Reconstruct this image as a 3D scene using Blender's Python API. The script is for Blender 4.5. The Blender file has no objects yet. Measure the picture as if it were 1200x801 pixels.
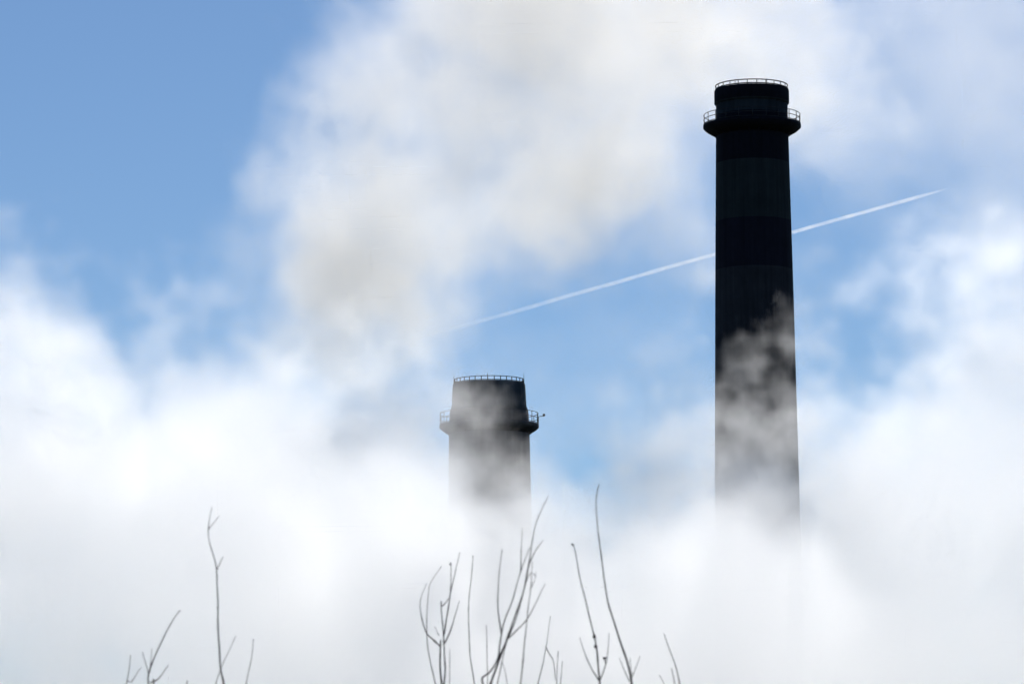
import bpy, bmesh, math, random
from mathutils import Vector, Matrix, noise as mnoise

random.seed(11)
scene = bpy.context.scene
R = math.radians
COL = scene.collection

# ------------------------------------------------------------------ camera
F_PX, W_PX, H_PX = 5000.0, 1200.0, 801.0          # long lens, in photo pixels
PITCH, ROLL, CAM_Z = R(7.7), R(-0.35), 1.65
cam_data = bpy.data.cameras.new('camera')
cam = bpy.data.objects.new('camera', cam_data)
COL.objects.link(cam)
cam.location = (0, 0, CAM_Z)
CAM_ROT = Matrix.Rotation(R(90) + PITCH, 3, 'X') @ Matrix.Rotation(ROLL, 3, 'Z')
cam.rotation_euler = CAM_ROT.to_euler()
cam_data.sensor_width = 36.0
cam_data.lens = 36.0 * F_PX / W_PX
cam_data.clip_start, cam_data.clip_end = 0.5, 200000.0
cam_data.dof.use_dof = True
cam_data.dof.focus_distance = 520.0
cam_data.dof.aperture_fstop = 13.0
scene.camera = cam

# ------------------------------------------------------------------ sky and sun
SUN_ELEV, SUN_AZ = R(34), R(3.4)                    # azimuth clockwise from +Y (ahead, slightly right)
world = bpy.data.worlds.new('World')
scene.world = world
world.use_nodes = True
nt = world.node_tree
nt.nodes.clear()
sky = nt.nodes.new('ShaderNodeTexSky')
sky.sky_type = 'NISHITA'
sky.sun_disc = False
sky.sun_elevation, sky.sun_rotation = SUN_ELEV, SUN_AZ
sky.altitude, sky.air_density, sky.dust_density, sky.ozone_density = 0, 0.85, 0.05, 6.2
bg = nt.nodes.new('ShaderNodeBackground')
bg.inputs['Strength'].default_value = 0.08
wo = nt.nodes.new('ShaderNodeOutputWorld')
nt.links.new(sky.outputs[0], bg.inputs['Color'])
nt.links.new(bg.outputs[0], wo.inputs['Surface'])

sun_data = bpy.data.lights.new('sun', 'SUN')
sun_data.energy, sun_data.angle, sun_data.color = 3.1, R(0.53), (1.0, 0.955, 0.885)
sun = bpy.data.objects.new('sun', sun_data)
COL.objects.link(sun)
sdir = Vector((math.sin(SUN_AZ) * math.cos(SUN_ELEV), math.cos(SUN_AZ) * math.cos(SUN_ELEV), math.sin(SUN_ELEV)))
sun.rotation_euler = sdir.to_track_quat('Z', 'Y').to_euler()
sun.location = (60, 0, 200)

# ------------------------------------------------------------------ exposure and render
scene.view_settings.view_transform = 'Standard'
scene.view_settings.look = 'None'
scene.view_settings.exposure = -0.15
scene.view_settings.gamma = 1.0
scene.view_settings.use_curve_mapping = False
cy = scene.cycles
cy.use_denoising = True
cy.use_adaptive_sampling = True
cy.adaptive_threshold = 0.055
cy.denoising_input_passes = 'RGB_ALBEDO_NORMAL'
cy.adaptive_min_samples = 12
cy.max_bounces = 12
cy.diffuse_bounces = 2
cy.glossy_bounces = 2
cy.volume_bounces = 9
cy.transparent_max_bounces = 16
cy.volume_step_rate = 4.0
cy.volume_max_steps = 256
scene.render.film_transparent = False

# ------------------------------------------------------------------ helpers
def at(px, py, y):
    """World point on the vertical plane at ground distance y that the photo shows at (px, py)."""
    d = CAM_ROT @ Vector(((px - W_PX / 2) / F_PX, (H_PX / 2 - py) / F_PX, -1.0))
    t = y / d.y
    return Vector((d.x * t, y, CAM_Z + d.z * t))

def mpp(px, py, y):
    """Metres per photo pixel there."""
    p = at(px, py, y) - cam.location
    return -(CAM_ROT.inverted() @ p).z / F_PX

def link(o, parent=None):
    COL.objects.link(o)
    if parent is not None:
        o.parent = parent
    return o

def mesh_obj(name, bm, mat, parent=None, smooth=True):
    me = bpy.data.meshes.new(name)
    bm.normal_update()
    bm.to_mesh(me)
    bm.free()
    if mat:
        me.materials.append(mat)
    if smooth:
        for p in me.polygons:
            p.use_smooth = True
    return link(bpy.data.objects.new(name, me), parent)

def empty(name, loc):
    o = bpy.data.objects.new(name, None)
    o.location = loc
    o.empty_display_size = 1.0
    return link(o)

def tag(o, label, cat, group=None, kind=None):
    o['label'] = label
    o['category'] = cat
    if group:
        o['group'] = group
    if kind:
        o['kind'] = kind

def lathe(profile, seg=72):
    """Closed profile [(r, z), ...] turned about Z, with hard edges kept by splitting."""
    bm = bmesh.new()
    rings = []
    for r, z in profile:
        rings.append([bm.verts.new((r * math.cos(2 * math.pi * k / seg), r * math.sin(2 * math.pi * k / seg), z)) for k in range(seg)])
    n = len(rings)
    for i in range(n):
        a, b = rings[i], rings[(i + 1) % n]
        for k in range(seg):
            q = (k + 1) % seg
            bm.faces.new((a[k], a[q], b[q], b[k]))
    for e in bm.edges:
        if len(e.link_faces) == 2 and e.calc_face_angle(0) > R(25):
            e.smooth = False
    return bm

def ring_tube(bm, rad, z, r, seg=72, sides=6):
    rows = []
    for k in range(seg):
        a = 2 * math.pi * k / seg
        rows.append([bm.verts.new(((rad + r * math.cos(b)) * math.cos(a), (rad + r * math.cos(b)) * math.sin(a), z + r * math.sin(b)))
                     for b in [2 * math.pi * j / sides for j in range(sides)]])
    for k in range(seg):
        a, b = rows[k], rows[(k + 1) % seg]
        for j in range(sides):
            q = (j + 1) % sides
            bm.faces.new((a[j], b[j], b[q], a[q]))
    return bm

def tube(bm, pts, radii, sides=7):
    rows = []
    n = len(pts)
    up = Vector((0.3, 1, 0.1)).normalized()
    for i, p in enumerate(pts):
        t = (pts[min(i + 1, n - 1)] - pts[max(i - 1, 0)])
        t = t.normalized() if t.length > 1e-9 else Vector((0, 0, 1))
        u = t.cross(up)
        u = u.normalized() if u.length > 1e-6 else t.orthogonal().normalized()
        v = t.cross(u)
        rows.append([bm.verts.new(p + (u * math.cos(a) + v * math.sin(a)) * radii[i]) for a in [2 * math.pi * j / sides for j in range(sides)]])
    for i in range(n - 1):
        a, b = rows[i], rows[i + 1]
        for j in range(sides):
            q = (j + 1) % sides
            bm.faces.new((a[j], a[q], b[q], b[j]))
    bm.faces.new(rows[0][::-1])
    bm.faces.new(rows[-1])
    return bm

# ------------------------------------------------------------------ materials
def new_mat(name):
    m = bpy.data.materials.new(name)
    m.use_nodes = True
    t = m.node_tree
    return m, t, t.nodes['Principled BSDF']

def noise_node(t, scale, detail=4, rough=0.55, vec=None):
    n = t.nodes.new('ShaderNodeTexNoise')
    n.inputs['Scale'].default_value = scale
    n.inputs['Detail'].default_value = detail
    n.inputs['Roughness'].default_value = rough
    if vec is not None:
        t.links.new(vec, n.inputs['Vector'])
    return n

def ramp(t, stops, fac, interp='LINEAR'):
    r = t.nodes.new('ShaderNodeValToRGB')
    r.color_ramp.interpolation = interp
    e = r.color_ramp.elements
    e[0].position, e[0].color = stops[0][0], (*stops[0][1], 1)
    e[1].position, e[1].color = stops[1][0], (*stops[1][1], 1)
    for p, c in stops[2:]:
        x = e.new(p)
        x.color = (*c, 1)
    t.links.new(fac, r.inputs[0])
    return r

def mix_mul(t, a, b, fac=1.0):
    m = t.nodes.new('ShaderNodeMix')
    m.data_type = 'RGBA'
    m.blend_type = 'MULTIPLY'
    m.inputs[0].default_value = fac
    t.links.new(a, m.inputs[6])
    t.links.new(b, m.inputs[7])
    return m.outputs[2]

def sooty_concrete(name, bands, z_top):
    """Sooty painted concrete; bands = [(height, colour)] from the ground up, with rain streaks and casting lifts."""
    m, t, b = new_mat(name)
    co = t.nodes.new('ShaderNodeTexCoord')
    sep = t.nodes.new('ShaderNodeSeparateXYZ')
    t.links.new(co.outputs['Object'], sep.inputs[0])
    dv = t.nodes.new('ShaderNodeMath')
    dv.operation = 'DIVIDE'
    dv.inputs[1].default_value = z_top
    t.links.new(sep.outputs[2], dv.inputs[0])
    c = ramp(t, [(h / z_top, col) for h, col in bands], dv.outputs[0], 'CONSTANT')
    # streaks run down the shaft
    mp = t.nodes.new('ShaderNodeMapping')
    mp.inputs['Scale'].default_value = (1.6, 1.6, 0.06)
    t.links.new(co.outputs['Object'], mp.inputs[0])
    st = noise_node(t, 1.0, 5, 0.6, mp.outputs[0])
    sr = ramp(t, [(0.3, (0.55, 0.55, 0.58)), (0.7, (1.0, 1.0, 1.0))], st.outputs[0])
    bl = noise_node(t, 0.35, 6, 0.65, co.outputs['Object'])
    br = ramp(t, [(0.3, (0.6, 0.6, 0.62)), (0.75, (1.0, 1.0, 1.0))], bl.outputs[0])
    col = mix_mul(t, mix_mul(t, c.outputs[0], sr.outputs[0]), br.outputs[0])
    t.links.new(col, b.inputs['Base Color'])
    b.inputs['Roughness'].default_value = 0.9
    b.inputs['Specular IOR Level'].default_value = 0.2
    wv = t.nodes.new('ShaderNodeTexWave')
    wv.wave_type, wv.bands_direction, wv.wave_profile = 'BANDS', 'Z', 'SAW'
    wv.inputs['Scale'].default_value = 0.13
    t.links.new(co.outputs['Object'], wv.inputs['Vector'])
    bp = t.nodes.new('ShaderNodeBump')
    bp.inputs['Strength'].default_value = 0.25
    bp.inputs['Distance'].default_value = 0.05
    t.links.new(wv.outputs[1], bp.inputs['Height'])
    t.links.new(bp.outputs[0], b.inputs['Normal'])
    return m

def simple(name, col, rough=0.7, metal=0.0, nscale=3.0, amount=0.5):
    m, t, b = new_mat(name)
    co = t.nodes.new('ShaderNodeTexCoord')
    n = noise_node(t, nscale, 5, 0.6, co.outputs['Object'])
    lo = tuple(x * (1 - amount) for x in col)
    r = ramp(t, [(0.3, lo), (0.7, col)], n.outputs[0])
    t.links.new(r.outputs[0], b.inputs['Base Color'])
    b.inputs['Roughness'].default_value = rough
    b.inputs['Metallic'].default_value = metal
    b.inputs['Specular IOR Level'].default_value = 0.3
    return m

M_STEEL = simple('sooty_steel', (0.05, 0.05, 0.055), 0.7, 0.3, 4.0)
M_BARK = simple('winter_bark', (0.085, 0.064, 0.054), 0.85, 0.0, 40.0, 0.45)
M_BUD = simple('bud_brown', (0.05, 0.035, 0.03), 0.8, 0.0, 60.0, 0.4)
M_GRASS = simple('rough_winter_grass', (0.09, 0.10, 0.045), 0.95, 0.0, 0.4, 0.5)
M_LAMP = simple('lamp_housing', (0.06, 0.05, 0.05), 0.5, 0.2, 5.0)

# ------------------------------------------------------------------ ground
bm = bmesh.new()
N, EXT = 48, 60000.0
grid = {}
for i in range(N + 1):
    for j in range(N + 1):
        u, v = 2 * i / N - 1, 2 * j / N - 1
        x, y = math.copysign(abs(u) ** 3, u) * EXT, math.copysign(abs(v) ** 3, v) * EXT
        grid[i, j] = bm.verts.new((x, y, 0))
for i in range(N):
    for j in range(N):
        bm.faces.new((grid[i, j], grid[i + 1, j], grid[i + 1, j + 1], grid[i, j + 1]))
g = mesh_obj('ground', bm, M_GRASS, smooth=False)
g['kind'] = 'structure'
g['label'] = 'rough winter grass ground below the frame'

# ------------------------------------------------------------------ chimneys
def railing(parent, rad, z0, h, n_posts, r_post, r_rail, rails, mat):
    for f in rails:
        bm = bmesh.new()
        ring_tube(bm, rad, z0 + h * f, r_rail)
        mesh_obj('handrail', bm, mat, parent)
    me = None
    for k in range(n_posts):
        a = 2 * math.pi * (k + 0.35) / n_posts
        if me is None:
            bm = bmesh.new()
            tube(bm, [Vector((0, 0, -0.06)), Vector((0, 0, h))], [r_post, r_post], 6)
            o = mesh_obj('railing_post', bm, mat, parent)
            me = o.data
        else:
            o = link(bpy.data.objects.new('railing_post', me), parent)
        o.location = (rad * math.cos(a), rad * math.sin(a), z0)

def chimney(name, axis_top, axis_bottom, Y, prof, gallery, top_rail, bands, mat_name, rods, label, group):
    """prof: [(py, half width in px)] from rim to the lowest visible point of the shaft."""
    s = mpp(axis_top[0], axis_top[1], Y)
    base = at(*axis_top, Y)
    root = empty(name, (base.x, Y, 0))
    tag(root, label, 'chimney', group)
    zz = lambda py: at(axis_top[0] + (axis_bottom[0] - axis_top[0]) * (py - axis_top[1]) / (axis_bottom[1] - axis_top[1]), py, Y).z
    P = [(hw * s, zz(py)) for py, hw in prof]
    # carry the taper on down to the ground
    (r1, z1), (r2, z2) = P[-2], P[-1]
    r0 = r2 + (r2 - r1) / (z1 - z2) * z2
    ztop = P[0][1]
    mat = sooty_concrete(mat_name, [(zz(py), c) for py, c in bands], ztop + 0.01)
    n_crown = next(i for i, (py, _) in enumerate(prof) if py > gallery['deck']) - 1
    wall = 0.45
    split = n_crown
    shaft = P[split:]
    mesh_obj('shaft', lathe([(shaft[0][0] - wall, shaft[0][1])] + shaft + [(r0, -0.3), (r0 - wall, -0.3)]), mat, root)
    crown = P[:split + 1]
    zb = crown[-1][1] + 0.003
    mesh_obj('crown', lathe([(crown[0][0] - wall, crown[0][1])] + crown[:-1] + [(crown[-1][0], zb), (crown[-1][0] - wall, zb)]), mat, root)
    bm = bmesh.new()
    tube(bm, [Vector((0, 0, ztop - 14)), Vector((0, 0, ztop - 0.6))], [P[0][0] - wall - 0.35] * 2, 48)
    bmesh.ops.delete(bm, geom=[f for f in bm.faces if len(f.verts) > 4], context='FACES')
    mesh_obj('flue_liner', bm, M_STEEL, root)
    # rim railing
    rr = P[0][0] - 0.12
    railing(root, rr, ztop, top_rail['h'] * s, top_rail['n'], top_rail['r_post'], top_rail['r_rail'], top_rail['rails'], M_STEEL)
    for ang, h in rods:
        bm = bmesh.new()
        tube(bm, [Vector((rr * math.cos(ang), rr * math.sin(ang), ztop - 0.2)), Vector((rr * math.cos(ang), rr * math.sin(ang), ztop + h * 0.6)),
                  Vector((rr * math.cos(ang), rr * math.sin(ang), ztop + h))], [0.04, 0.035, 0.012], 6)
        mesh_obj('lightning_rod', bm, M_STEEL, root)
    # gallery: corbel, deck, railing
    ro, zd, zf, zc = gallery['hw'] * s, zz(gallery['deck']), zz(gallery['fascia']), zz(gallery['corbel'])
    ri = gallery['inner'] * s - 0.05
    gal = mesh_obj('gallery', lathe([(ri, zd), (ro, zd), (ro, zf), (ro - 0.25 * (ro - ri), zf - 0.35 * (zf - zc)), (ri + 0.02, zc)]), mat, root)
    railing(gal, ro - 0.08, zd, gallery['h'] * s, gallery['n'], 0.045, 0.04, (0.08, 0.54, 1.0), M_STEEL)
    # brackets under the gallery
    me = None
    for k in range(gallery['brackets']):
        a = 2 * math.pi * (k + 0.5) / gallery['brackets']
        if me is None:
            bm = bmesh.new()
            zl = zc - 0.02
            q = [(ri - 0.03, zl), (ri + 0.12, zl), (ro - 0.1, zf - 0.03), (ro - 0.1, zf - 0.003), (ri - 0.03, zf - 0.003)]
            fr = [bm.verts.new((x, -0.09, z)) for x, z in q]
            bk = [bm.verts.new((x, 0.09, z)) for x, z in q]
            bm.faces.new(fr)
            bm.faces.new(bk[::-1])
            for i in range(5):
                j = (i + 1) % 5
                bm.faces.new((fr[i], bk[i], bk[j], fr[j]))
            o = mesh_obj('bracket', bm, mat, gal, smooth=False)
            me = o.data
        else:
            o = link(bpy.data.objects.new('bracket', me), gal)
        o.rotation_euler.z = a
    # climbing ladder up the far side
    return root, dict(s=s, zd=zd, ro=ro, ztop=ztop, r0=r0, gal=gal)

DK, GR, NV, SL = (0.012, 0.012, 0.022), (0.040, 0.050, 0.054), (0.022, 0.020, 0.036), (0.055, 0.055, 0.066)
YT, YS = 490.0, 600.0
tall, ti = chimney('tall_chimney', (880.7, 106), (888, 560), YT,
    [(106, 43.3), (107.5, 43.8), (121.5, 43.8), (123.5, 41.9), (150, 42.1), (165, 42.5), (350, 45.7), (560, 48.6)],
    dict(hw=57.2, inner=42.1, deck=146.5, fascia=150, corbel=160, h=11.5, n=22, brackets=24),
    dict(h=5.2, n=24, r_post=0.05, r_rail=0.065, rails=(0.2, 1.0)),
    [(900, SL), (318, NV), (262, GR), (195, DK), (138, GR), (123, DK)], 'tall_chimney_concrete',
    [(R(62), 0.75), (R(118), 0.72), (R(240), 0.72), (R(292), 0.72)],
    'tall near-black concrete chimney on the right with a railed ring gallery', 'power station chimneys')

SA, SB, SC = (0.09, 0.105, 0.12), (0.085, 0.088, 0.098), (0.10, 0.105, 0.115)  # lighter than the tall stack's: haze over this farther one is put into the colour
short, si = chimney('short_chimney', (573.0, 450), (574, 600), YS,
    [(450, 42.0), (451, 42.5), (476, 43.8), (482, 46.0), (499, 46.9), (520, 47.4), (600, 48.6)],
    dict(hw=58.2, inner=46.9, deck=497.5, fascia=501, corbel=509, h=13, n=20, brackets=22),
    dict(h=5.0, n=34, r_post=0.06, r_rail=0.055, rails=(0.15, 1.0)),
    [(900, SC), (520, SB), (482, SA)], 'short_chimney_concrete',
    [(R(90), 1.0), (R(268), 1.1), (R(183), 1.5), (R(357), 1.6), (R(140), 1.0), (R(45), 1.0)],
    'shorter grey chimney left of centre, half veiled by drifting steam', 'power station chimneys')

# hazard lamp on an arm at the short chimney's gallery
arm = bmesh.new()
ro, zd = si['ro'], si['zd']
tube(arm, [Vector((ro - 0.08, 0, zd + 0.0)), Vector((ro - 0.05, 0, zd + 1.1)), Vector((ro + 0.25, 0, zd + 1.18)), Vector((ro + 0.75, 0, zd + 1.2))], [0.05, 0.05, 0.045, 0.045], 6)
arm_o = mesh_obj('lamp_arm', arm, M_STEEL, short)
hd = lathe([(0.02, -0.16), (0.17, -0.14), (0.19, 0.02), (0.13, 0.16), (0.02, 0.20)], 16)
hd_o = mesh_obj('hazard_lamp', hd, M_LAMP, arm_o)
hd_o.location = (ro + 0.72, 0, zd + 1.35)

# ------------------------------------------------------------------ bare saplings in the foreground
def smooth_path(pts, step):
    out = []
    n = len(pts)
    for i in range(n - 1):
        p0, p1, p2, p3 = pts[max(i - 1, 0)], pts[i], pts[i + 1], pts[min(i + 2, n - 1)]
        k = max(2, int((p2 - p1).length / step))
        for j in range(k):
            t = j / k
            out.append(0.5 * ((2 * p1) + (p2 - p0) * t + (2 * p0 - 5 * p1 + 4 * p2 - p3) * t * t + (3 * p1 - p0 - 3 * p2 + p3) * t ** 3))
    out.append(pts[-1])
    return out

def sapling(label, Y, trunk_px, branches):
    """branches: [(pixel path, width at foot, width at tip, [twigs as (path, w0, w1)])]; widths in photo pixels."""
    s = Y / F_PX
    fork = at(trunk_px, 905, Y)
    root = empty('bare_sapling', (fork.x, Y, 0))
    tag(root, label, 'sapling', 'bare saplings in the foreground')
    O = Vector((fork.x, Y, 0))
    tp = smooth_path([Vector((0, 0, -0.15)), Vector((random.uniform(-.05, .05), random.uniform(-.05, .05), fork.z * 0.5)), fork - O], 0.1)
    bm = bmesh.new()
    tube(bm, tp, [0.035 - 0.017 * i / (len(tp) - 1) for i in range(len(tp))], 9)
    trunk = mesh_obj('trunk', bm, M_BARK, root)

    def grow(name, path, w0, w1, parent, off0, slope, from_trunk):
        P = []
        L = max(1, len(path) - 1)
        for i, (px, py) in enumerate(path):
            P.append(at(px, py, Y + off0 + slope * i / L) - O)
        if from_trunk:
            a, c = fork - O, P[0]
            P = [a - Vector((0, 0, 0.06)), a.lerp(c, 0.55) + Vector((0.02 * (c.x - a.x), 0, 0.02))] + P
        Q = smooth_path(P, 0.02)
        n = len(Q)
        sd = random.uniform(0, 900)
        for i in range(n):
            nz = mnoise.noise_vector(Vector((sd, Q[i].z * 9, 0)))
            Q[i] = Q[i] + nz * 0.0035 * (0.3 if i == 0 else 1)
        rad = []
        for i in range(n):
            t = i / (n - 1)
            w = (w0 + (w1 * 0.75 - w0) * t ** 0.75) * 0.5 * s
            node = max(0.0, math.sin(Q[i].z * 62 + sd)) ** 14          # swollen leaf nodes
            rad.append(w * (1 + 0.35 * node + 0.12 * mnoise.noise(Vector((sd, 3.3, Q[i].z * 70)))))
        bm = bmesh.new()
        tube(bm, Q, rad, 7)
        o = mesh_obj(name, bm, M_BARK, parent)
        return o, Q

    for path, w0, w1, twigs in branches:
        ft = path[0][1] >= 800
        if ft:
            path = [(path[0][0] + (path[0][0] - path[1][0]) * 0.4, 826)] + path
        sl = random.uniform(-0.5, 0.5)
        of = random.uniform(-0.12, 0.12)
        b, Q = grow('branch', path, w0, w1, trunk if not ft else root, of, sl, ft)
        L = max(1, len(path) - 1)
        for tw in twigs:
            tpth, a0, a1 = tw[:3]
            # depth of the branch where the twig leaves it
            k = min(range(len(path)), key=lambda i: (path[i][0] - tpth[0][0]) ** 2 + (path[i][1] - tpth[0][1]) ** 2)
            o, TQ = grow('twig', tpth, a0, a1, b, of + sl * k / L, random.uniform(-0.25, 0.25), False)
    return root, O

def bud(root, O, Y, px, py, w, h):
    p = at(px, py, Y) - O
    s = Y / F_PX
    bm = bmesh.new()
    bmesh.ops.create_icosphere(bm, subdivisions=2, radius=1.0)
    for v in bm.verts:
        v.co = Vector((v.co.x * w * s * 0.5, v.co.y * w * s * 0.5, v.co.z * h * s * 0.5 * (1 - 0.3 * v.co.x)))
    o = mesh_obj('bud', bm, M_BUD, root)
    o.location = p

sapling('low bare sapling at far left, one long twig leaning right', 19.0, 172, [
    ([(174, 801), (174, 792), (178, 778.6), (186.5, 756.5), (197.6, 734.5), (208, 718), (211.4, 715)], 3.0, 1.2, [
        ([(174, 792), (172.7, 785.5), (170, 775), (167, 763)], 1.5, 0.8),
        ([(175.5, 787), (177, 775), (178, 759)], 1.3, 0.6),
        ([(176, 799), (184, 796), (191, 788), (197.6, 778)], 1.6, 1.0)]),
    ([(148, 801), (150.7, 787), (153.4, 767)], 2.2, 1.0, [
        ([(149, 797), (154, 798), (160, 789), (166, 781)], 1.3, 0.7)]),
    ([(180.5, 801), (179.6, 795)], 2.4, 1.8, []),
    ([(219, 801), (219.6, 797)], 1.8, 1.2, []),
])
sapling('bare sapling with one tall upright stem forked at its tip, left', 17.5, 262, [
    ([(262.4, 801), (258, 778.5), (255.5, 734), (255, 709.6), (254, 682), (253.6, 668), (250.8, 654.5), (245.3, 635), (243.6, 621), (245.3, 605), (248, 594)], 3.6, 0.9, [
        ([(243.6, 621), (247, 616), (251, 612), (257.4, 603)], 1.3, 0.6),
        ([(253.7, 668), (257.4, 660), (261, 652)], 1.6, 0.9),
        ([(255.2, 712), (256.5, 707)], 2.0, 1.2)]),
    ([(252.7, 801), (259.6, 781), (268, 762), (276, 744)], 1.8, 0.8, []),
    ([(288.6, 801), (294, 773), (297, 748)], 1.8, 0.8, []),
])
r3, o3 = sapling('bare sapling with curved goblet twigs left of the short chimney', 20.0, 517, [
    ([(517.8, 801), (516, 780.6), (515.7, 764.5), (516.5, 749.4)], 3.2, 2.2, [
        ([(516.2, 757), (506, 747.4), (500, 741.4), (495, 726), (492, 708), (495, 694), (500, 683)], 1.9, 0.7),
        ([(514, 744), (509, 733)], 1.0, 0.5)]),
    ([(520, 801), (521.6, 780.6), (520, 752.5), (519, 736.4), (517.8, 718.3), (517, 704)], 2.6, 1.4, [
        ([(520, 744), (523, 726), (526.6, 702), (530, 684), (535, 664), (539, 646)], 1.9, 0.8),
        ([(518, 710), (522, 706), (526, 700)], 1.5, 1.0),
        ([(528, 694), (528.2, 676), (528, 661)], 1.1, 0.8),
        ([(521, 753), (530, 732), (538, 703)], 1.8, 0.8)]),
    ([(510, 801), (503, 768.5), (500, 741.4), (500, 720), (502, 694), (505, 681), (518, 662)], 2.2, 0.7, []),
    ([(527, 801), (527, 780), (527, 760)], 1.2, 0.6, []),
])
bud(r3, o3, 20.0, 528, 660.5, 2.6, 3.2)
sapling('bare sapling of two lone thin upright shoots before the short chimney', 22.0, 560, [
    ([(556, 801), (551, 768.5), (549.3, 730), (550, 696), (552.7, 670), (554, 650)], 1.9, 0.9, []),
    ([(571, 801), (571, 786.6), (570, 732)], 1.5, 0.7, []),
])
sapling('dense bare sapling slanting right, its stems crossing below the short chimney', 18.0, 575, [
    ([(575, 801), (586, 768), (596, 743), (605.6, 715), (614, 690.5), (619.4, 663), (623.5, 635), (627.7, 613), (634.6, 596.6), (642.3, 581)], 3.8, 0.9, [
        ([(619.4, 663), (627.7, 646), (637, 632.5)], 1.7, 0.8),
        ([(616, 682), (622, 671), (629, 676)], 1.2, 0.6),
        ([(596, 747), (607, 736), (616.6, 726.4), (627.7, 707), (638.7, 683.6)], 1.7, 0.8),
        ([(606, 715), (612, 700), (617, 672), (621, 650)], 1.6, 0.8)]),
    ([(566, 801), (565, 794), (575, 786), (583.5, 770.6), (586, 752), (590, 731), (601.4, 699), (609.7, 671), (620.8, 641)], 3.8, 0.9, [
        ([(609.9, 668), (611, 649), (612, 618.7)], 1.6, 0.7),
        ([(587.6, 743), (583.5, 712.6), (584.6, 674), (588.5, 642)], 1.8, 0.8),
        ([(583, 771), (594, 750), (604, 727), (610, 708)], 2.4, 1.0)]),
    ([(609.7, 801), (614, 762), (618, 721), (622, 685), (624, 657)], 2.4, 0.9, [
        ([(621, 690), (626, 680), (628, 670)], 1.0, 0.5)]),
    ([(583, 801), (588, 776), (594, 752)], 2.4, 1.2, []),
    ([(594.5, 801), (592, 786), (589, 776)], 1.4, 0.8, []),
])
sapling('small bare sapling of short pale shoots right of the slanting one', 22.5, 642, [
    ([(630.4, 801), (637.3, 770.6), (641.5, 746), (645, 721)], 1.9, 0.8, [
        ([(639.6, 757), (645, 768), (648, 773), (650, 785), (651, 796)], 1.1, 1.0)]),
    ([(652.5, 801), (653, 782), (654, 762)], 1.5, 0.8, []),
    ([(656.7, 801), (658, 788), (659, 774)], 1.5, 0.8, []),
])
r7, o7 = sapling('bare sapling with a knotted stem topped by a pale bud, right', 18.5, 704, [
    ([(702.6, 801), (701, 776.7), (697.8, 752.6), (695.7, 740.6), (688, 710.5), (679, 674), (674.6, 647), (671, 636.7)], 3.4, 1.1, [
        ([(701.5, 796), (694, 784), (688, 770.7), (679, 746.6)], 1.6, 0.8),
        ([(702.5, 797), (707, 786), (711.6, 770.6), (713.7, 740.6)], 1.6, 0.7),
        ([(709.5, 776), (708, 771)], 1.4, 1.6)]),
])
bud(r7, o7, 18.5, 671, 637.5, 3.2, 3.0)
bud(r7, o7, 18.5, 696.5, 745, 4.2, 5.0)
bud(r7, o7, 18.5, 698.2, 757, 4.4, 4.4)
bud(r7, o7, 18.5, 708.6, 770.5, 4.4, 3.2)
sapling('bare sapling with the tallest single whip curving up, beside tall chimney', 18.0, 742, [
    ([(740.8, 801), (733.3, 770.6), (725.8, 746.6), (718.8, 725.5), (712, 704.4), (707.7, 674), (704, 647), (701, 620), (698.7, 587), (701.7, 566)], 3.9, 1.1, [
        ([(738.5, 795), (742, 788.7), (750, 767.6)], 1.3, 0.7),
        ([(741, 790), (739, 780), (738, 770)], 1.0, 0.6),
        ([(737.8, 797.7), (731, 782), (725.8, 770.6)], 1.3, 0.7)]),
])
sapling('rightmost short bare sapling leaning left at the bottom edge', 19.5, 798, [
    ([(796.5, 801), (790.5, 776.7), (784.4, 758.6), (778.4, 742)], 2.8, 1.1, []),
    ([(790.5, 801), (787.5, 782.7)], 1.8, 1.2, []),
    ([(778, 801), (772, 790)], 1.3, 0.8, []),
])

# ------------------------------------------------------------------ steam, smoke and cloud: real volumes
def volume_mat(name, color, density, g, step=1.0):
    m = bpy.data.materials.new(name)
    m.use_nodes = True
    t = m.node_tree
    t.nodes.clear()
    out = t.nodes.new('ShaderNodeOutputMaterial')
    pv = t.nodes.new('ShaderNodeVolumePrincipled')
    pv.inputs['Color'].default_value = (*color, 1)
    pv.inputs['Anisotropy'].default_value = g
    pv.inputs['Density'].default_value = density
    t.links.new(pv.outputs[0], out.inputs['Volume'])
    m.cycles.volume_sampling = 'DISTANCE'
    m.cycles.volume_step_rate = step
    return m

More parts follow.
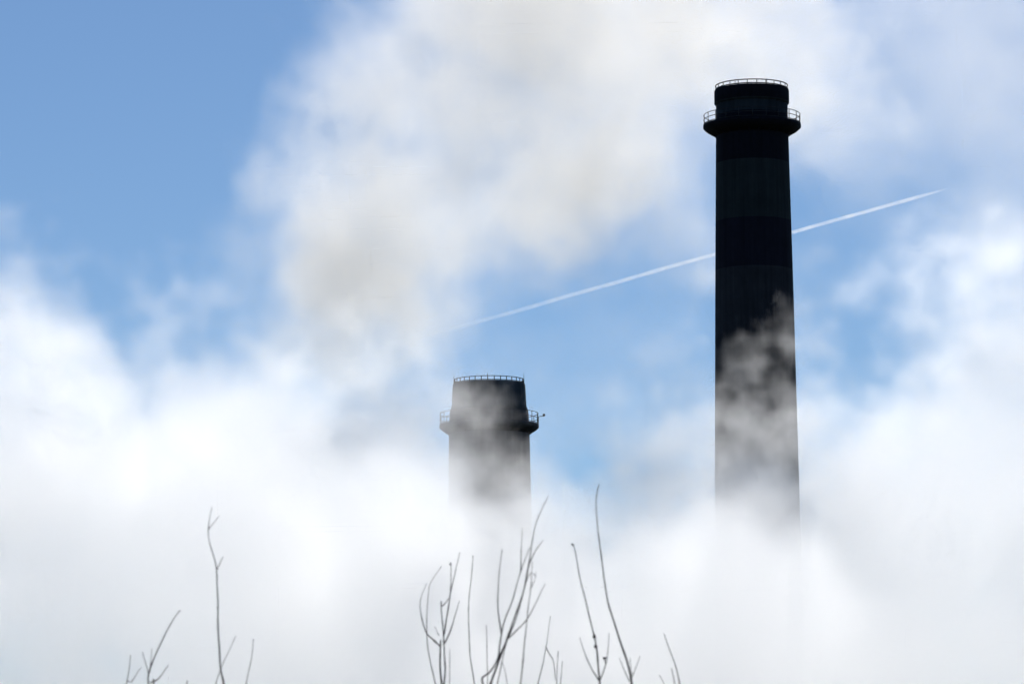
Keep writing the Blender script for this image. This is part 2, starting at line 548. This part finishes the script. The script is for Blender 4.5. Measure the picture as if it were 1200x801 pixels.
def cloud(name, label, lo, hi, voxel, blobs, mat, feather=0.5, n1=(0.03, 5, 0.5), n2=(0.11, 3, 0.25), warp=(0.03, 8.0), squash=1.0, seed=0.0):
    """A baked procedural density field: soft union of ellipsoids, warped and eroded by fractal noise.
    blobs: [(centre, radii, strength)]"""
    ng = bpy.data.node_groups.new(name + '_field', 'GeometryNodeTree')
    ng.interface.new_socket('Geometry', in_out='OUTPUT', socket_type='NodeSocketGeometry')
    N_, L_ = ng.nodes, ng.links

    def math_(op, a, b=None, c=None):
        n = N_.new('ShaderNodeMath')
        n.operation = op
        for i, v in enumerate((a, b, c)):
            if v is None:
                continue
            if isinstance(v, (int, float)):
                n.inputs[i].default_value = v
            else:
                L_.new(v, n.inputs[i])
        return n.outputs[0]

    def vec_(op, a, b=None, c=None, out=0):
        n = N_.new('ShaderNodeVectorMath')
        n.operation = op
        for i, v in enumerate((a, b, c)):
            if v is None:
                continue
            if isinstance(v, (tuple, list, Vector)):
                n.inputs[i].default_value = tuple(v)
            else:
                L_.new(v, n.inputs[i])
        return n.outputs[out]

    def fbm(vec, scale, detail, rough, outp='Fac'):
        n = N_.new('ShaderNodeTexNoise')
        n.inputs['Scale'].default_value = scale
        n.inputs['Detail'].default_value = detail
        n.inputs['Roughness'].default_value = rough
        L_.new(vec, n.inputs['Vector'])
        return n.outputs[outp]

    pos = N_.new('GeometryNodeInputPosition').outputs[0]
    pn = vec_('MULTIPLY_ADD', pos, (1.0, 1.0 / 1.0, squash), (seed, seed * 1.7, -seed))
    w = fbm(pn, warp[0], 2, 0.5, 'Color')
    wp = vec_('MULTIPLY_ADD', w, (2 * warp[1],) * 3, (-warp[1],) * 3)
    p = vec_('ADD', pos, wp)
    d = None
    for c, r, sgth in blobs:
        q = vec_('MULTIPLY_ADD', p, (1 / r[0], 1 / r[1], 1 / r[2]), (-c[0] / r[0], -c[1] / r[1], -c[2] / r[2]))
        ln = vec_('LENGTH', q, out=1)
        f = math_('MULTIPLY', math_('SUBTRACT', 1.0, ln), sgth)
        d = f if d is None else math_('SMOOTH_MAX', d, f, 0.25)
    a = math_('MULTIPLY', math_('SUBTRACT', fbm(pn, n1[0], n1[1], 0.6), 0.5), n1[2] * 2)
    b = math_('MULTIPLY', math_('SUBTRACT', fbm(pn, n2[0], n2[1], 0.6), 0.5), n2[2] * 2)
    d = math_('ADD', math_('ADD', d, a), b)
    mr = N_.new('ShaderNodeMapRange')
    mr.interpolation_type = 'SMOOTHSTEP'
    mr.inputs['From Max'].default_value = feather
    L_.new(d, mr.inputs['Value'])
    vc = N_.new('GeometryNodeVolumeCube')
    L_.new(mr.outputs[0], vc.inputs['Density'])
    vc.inputs['Min'].default_value = lo
    vc.inputs['Max'].default_value = hi
    for ax, k in (('X', 0), ('Y', 1), ('Z', 2)):
        vc.inputs['Resolution ' + ax].default_value = max(8, int((hi[k] - lo[k]) / voxel))
    sm = N_.new('GeometryNodeSetMaterial')
    sm.inputs['Material'].default_value = mat
    L_.new(vc.outputs[0], sm.inputs[0])
    go = N_.new('NodeGroupOutput')
    L_.new(sm.outputs[0], go.inputs[0])
    me = bpy.data.meshes.new(name)
    me.materials.append(mat)
    o = bpy.data.objects.new(name, me)
    link(o)
    md = o.modifiers.new('density', 'NODES')
    md.node_group = ng
    tag(o, label, 'steam', kind='stuff')
    return o

def bl(px, py, rx, ry, Y, ryd, s=1.0):
    """Blob seen at (px, py) with pixel radii rx, ry, standing at distance Y and ryd metres deep."""
    m = mpp(px, py, Y)
    return (at(px, py, Y), (rx * m, ryd, ry * m), s)

M_STEAM = volume_mat('steam', (0.994, 0.996, 1.0), 0.14, 0.87)
M_FAR = volume_mat('far_steam', (0.985, 0.99, 1.0), 0.07, 0.76)
M_WISP = volume_mat('steam_wisp', (0.985, 0.99, 1.0), 0.19, 0.6, 1.5)
M_WISP_THIN = volume_mat('thin_steam_wisp', (0.985, 0.99, 1.0), 0.12, 0.6, 1.5)
M_SMOKE = volume_mat('smoke', (0.948, 0.93, 0.895), 0.05, 0.64)

Y1, D1 = 340, 15.5
cloud('near_steam', 'dense white steam rolling low in front of both chimneys',
      (-60, 318, 5), (64, 363, 66), 0.53,
      [bl(-60, 620, 340, 320, Y1, D1), bl(70, 530, 190, 180, Y1 + 2, D1), bl(215, 640, 300, 275, Y1 + 2, D1), bl(420, 750, 240, 265, Y1, D1),
       bl(665, 790, 225, 235, Y1, D1), bl(890, 805, 240, 235, Y1, D1 + 4, 2.2), bl(570, 845, 200, 210, Y1, D1 + 3, 1.8), bl(1120, 780, 300, 330, Y1, D1),
       bl(440, 560, 140, 130, Y1, D1 - 4, 0.8), bl(235, 515, 150, 115, Y1, D1 - 3, 0.8), bl(600, 950, 1200, 330, Y1, D1 + 3, 1.9), bl(300, 970, 500, 400, Y1, D1 + 3, 1.3), bl(900, 970, 500, 400, Y1, D1 + 3, 1.3)],
      M_STEAM, feather=0.6, n1=(0.06, 6, 1.25), n2=(0.26, 4, 0.65), warp=(0.09, 3.5), seed=3.1)
Y2, D2 = 680, 23
cloud('far_steam', 'white steam bank billowing behind the chimneys',
      (-130, 650, 15), (135, 712, 130), 0.95,
      [bl(40, 580, 270, 230, Y2, D2), bl(205, 510, 150, 125, Y2, D2, 0.75), bl(290, 600, 270, 250, Y2, D2), bl(650, 770, 240, 230, Y2, D2),
       bl(790, 560, 140, 160, Y2, D2, 0.5), bl(1005, 670, 200, 265, Y2, D2), bl(1230, 560, 245, 310, Y2, D2),
       bl(860, 780, 260, 240, Y2, D2)],
      M_FAR, feather=0.6, n1=(0.034, 6, 1.15), n2=(0.16, 4, 0.6), warp=(0.05, 6.5), seed=9.4)
cloud('drifting_steam', 'wisps of steam drifting across the lower part of the tall chimney',
      tuple(at(770, 790, 402)), tuple(at(1010, 290, 416)), 0.4,
      [bl(890, 670, 170, 140, 409, 8, 1.0), bl(895, 545, 130, 150, 409, 6, 0.72), bl(942, 412, 50, 50, 409, 5, 0.45)],
      M_WISP, feather=0.9, n1=(0.13, 5, 0.75), n2=(0.5, 3, 0.45), warp=(0.17, 2.0), seed=1.3)
cloud('drifting_steam', 'wisps of steam drifting across the crown of the short chimney',
      tuple(at(430, 740, 548)), tuple(at(700, 400, 564)), 0.5,
      [bl(570, 660, 140, 140, 556, 9, 1.3), bl(560, 545, 105, 105, 556, 7, 0.6), bl(535, 480, 70, 60, 556, 6, 0.34)],
      M_WISP_THIN, feather=0.9, n1=(0.1, 5, 0.9), n2=(0.38, 3, 0.45), warp=(0.13, 2.0), seed=6.6)
Y3, D3 = 860, 26
cloud('smoke_plume', 'cream grey smoke plume drifting high behind the chimneys',
      (-112, 826, 60), (150, 896, 235), 1.1,
      [bl(380, 415, 115, 95, Y3, D3 - 5, 0.7), bl(415, 340, 145, 140, Y3, D3, 0.8), bl(455, 230, 160, 150, Y3, D3), bl(525, 120, 200, 160, Y3, D3), bl(640, 160, 200, 170, Y3, D3, 0.7),
       bl(600, 20, 240, 150, Y3, D3), bl(800, 30, 220, 160, Y3, D3, 0.8), bl(780, 190, 160, 130, Y3, D3, 0.25)],
      M_SMOKE, feather=0.65, n1=(0.027, 6, 0.85), n2=(0.12, 4, 0.38), warp=(0.04, 7.5), seed=5.2)

M_VEIL = volume_mat('thin_cloud', (0.96, 0.965, 0.98), 0.022, 0.6)
Y4 = 1000
cloud('thin_cloud', 'thin pale cloud veiling the sky beside the top of the tall chimney',
      (-38, 965, 84), (185, 1036, 280), 2.2,
      [bl(900, 60, 300, 220, Y4, 32, 0.8), bl(1120, 60, 340, 230, Y4, 32, 0.8), bl(820, 220, 170, 120, Y4, 28, 0.5), bl(1140, 270, 190, 150, Y4, 28, 0.45), bl(690, 430, 230, 150, Y4, 25, 0.3)],
      M_VEIL, feather=0.9, n1=(0.022, 6, 0.7), n2=(0.09, 4, 0.3), warp=(0.03, 10), seed=2.7)

# contrail, far off and high
YC = 20000.0
A, B = at(470, 402, YC), at(1110, 221, YC)
bm = bmesh.new()
m_ = mpp(800, 300, YC)
pts, rad = [], []
for i in range(61):
    t = i / 60
    pts.append(A.lerp(B, t) + Vector((0, 0, m_ * 1.0 * mnoise.noise(Vector((t * 7, 0, 0))))))
    rad.append(m_ * (2.7 - 0.5 * t if t < 0.95 else 2.2 * max(0.08, (1 - t) / 0.05) ** 0.6) * (1 + 0.22 * mnoise.noise(Vector((t * 40, 5, 0)))))
tube(bm, pts, rad, 16)
M_TRAIL = volume_mat('contrail_ice', (1, 1, 1), 0.3, 0.6)
tt = M_TRAIL.node_tree
pv = next(n for n in tt.nodes if n.type == 'PRINCIPLED_VOLUME')
co = tt.nodes.new('ShaderNodeTexCoord')
sp = tt.nodes.new('ShaderNodeSeparateXYZ')
tt.links.new(co.outputs['Generated'], sp.inputs[0])
age = tt.nodes.new('ShaderNodeMapRange')          # the old end has thinned out
age.interpolation_type = 'SMOOTHSTEP'
age.inputs['From Min'].default_value = -0.12
age.inputs['From Max'].default_value = 0.75
age.inputs['To Max'].default_value = 0.42 / (m_ * 4)
tt.links.new(sp.outputs[0], age.inputs['Value'])
puff = tt.nodes.new('ShaderNodeTexNoise')
puff.inputs['Scale'].default_value = 1 / (m_ * 14)
puff.inputs['Detail'].default_value = 2
tt.links.new(co.outputs['Object'], puff.inputs['Vector'])
mu = tt.nodes.new('ShaderNodeMath')
mu.operation = 'MULTIPLY'
mu2 = tt.nodes.new('ShaderNodeMath')
mu2.operation = 'MULTIPLY'
mu2.inputs[1].default_value = 2.0
tt.links.new(puff.outputs[0], mu2.inputs[0])
tt.links.new(age.outputs[0], mu.inputs[0])
tt.links.new(mu2.outputs[0], mu.inputs[1])
tt.links.new(mu.outputs[0], pv.inputs['Density'])
c_o = mesh_obj('contrail', bm, M_TRAIL)
tag(c_o, 'thin straight white contrail slanting across the blue behind the tall chimney', 'contrail', kind='stuff')
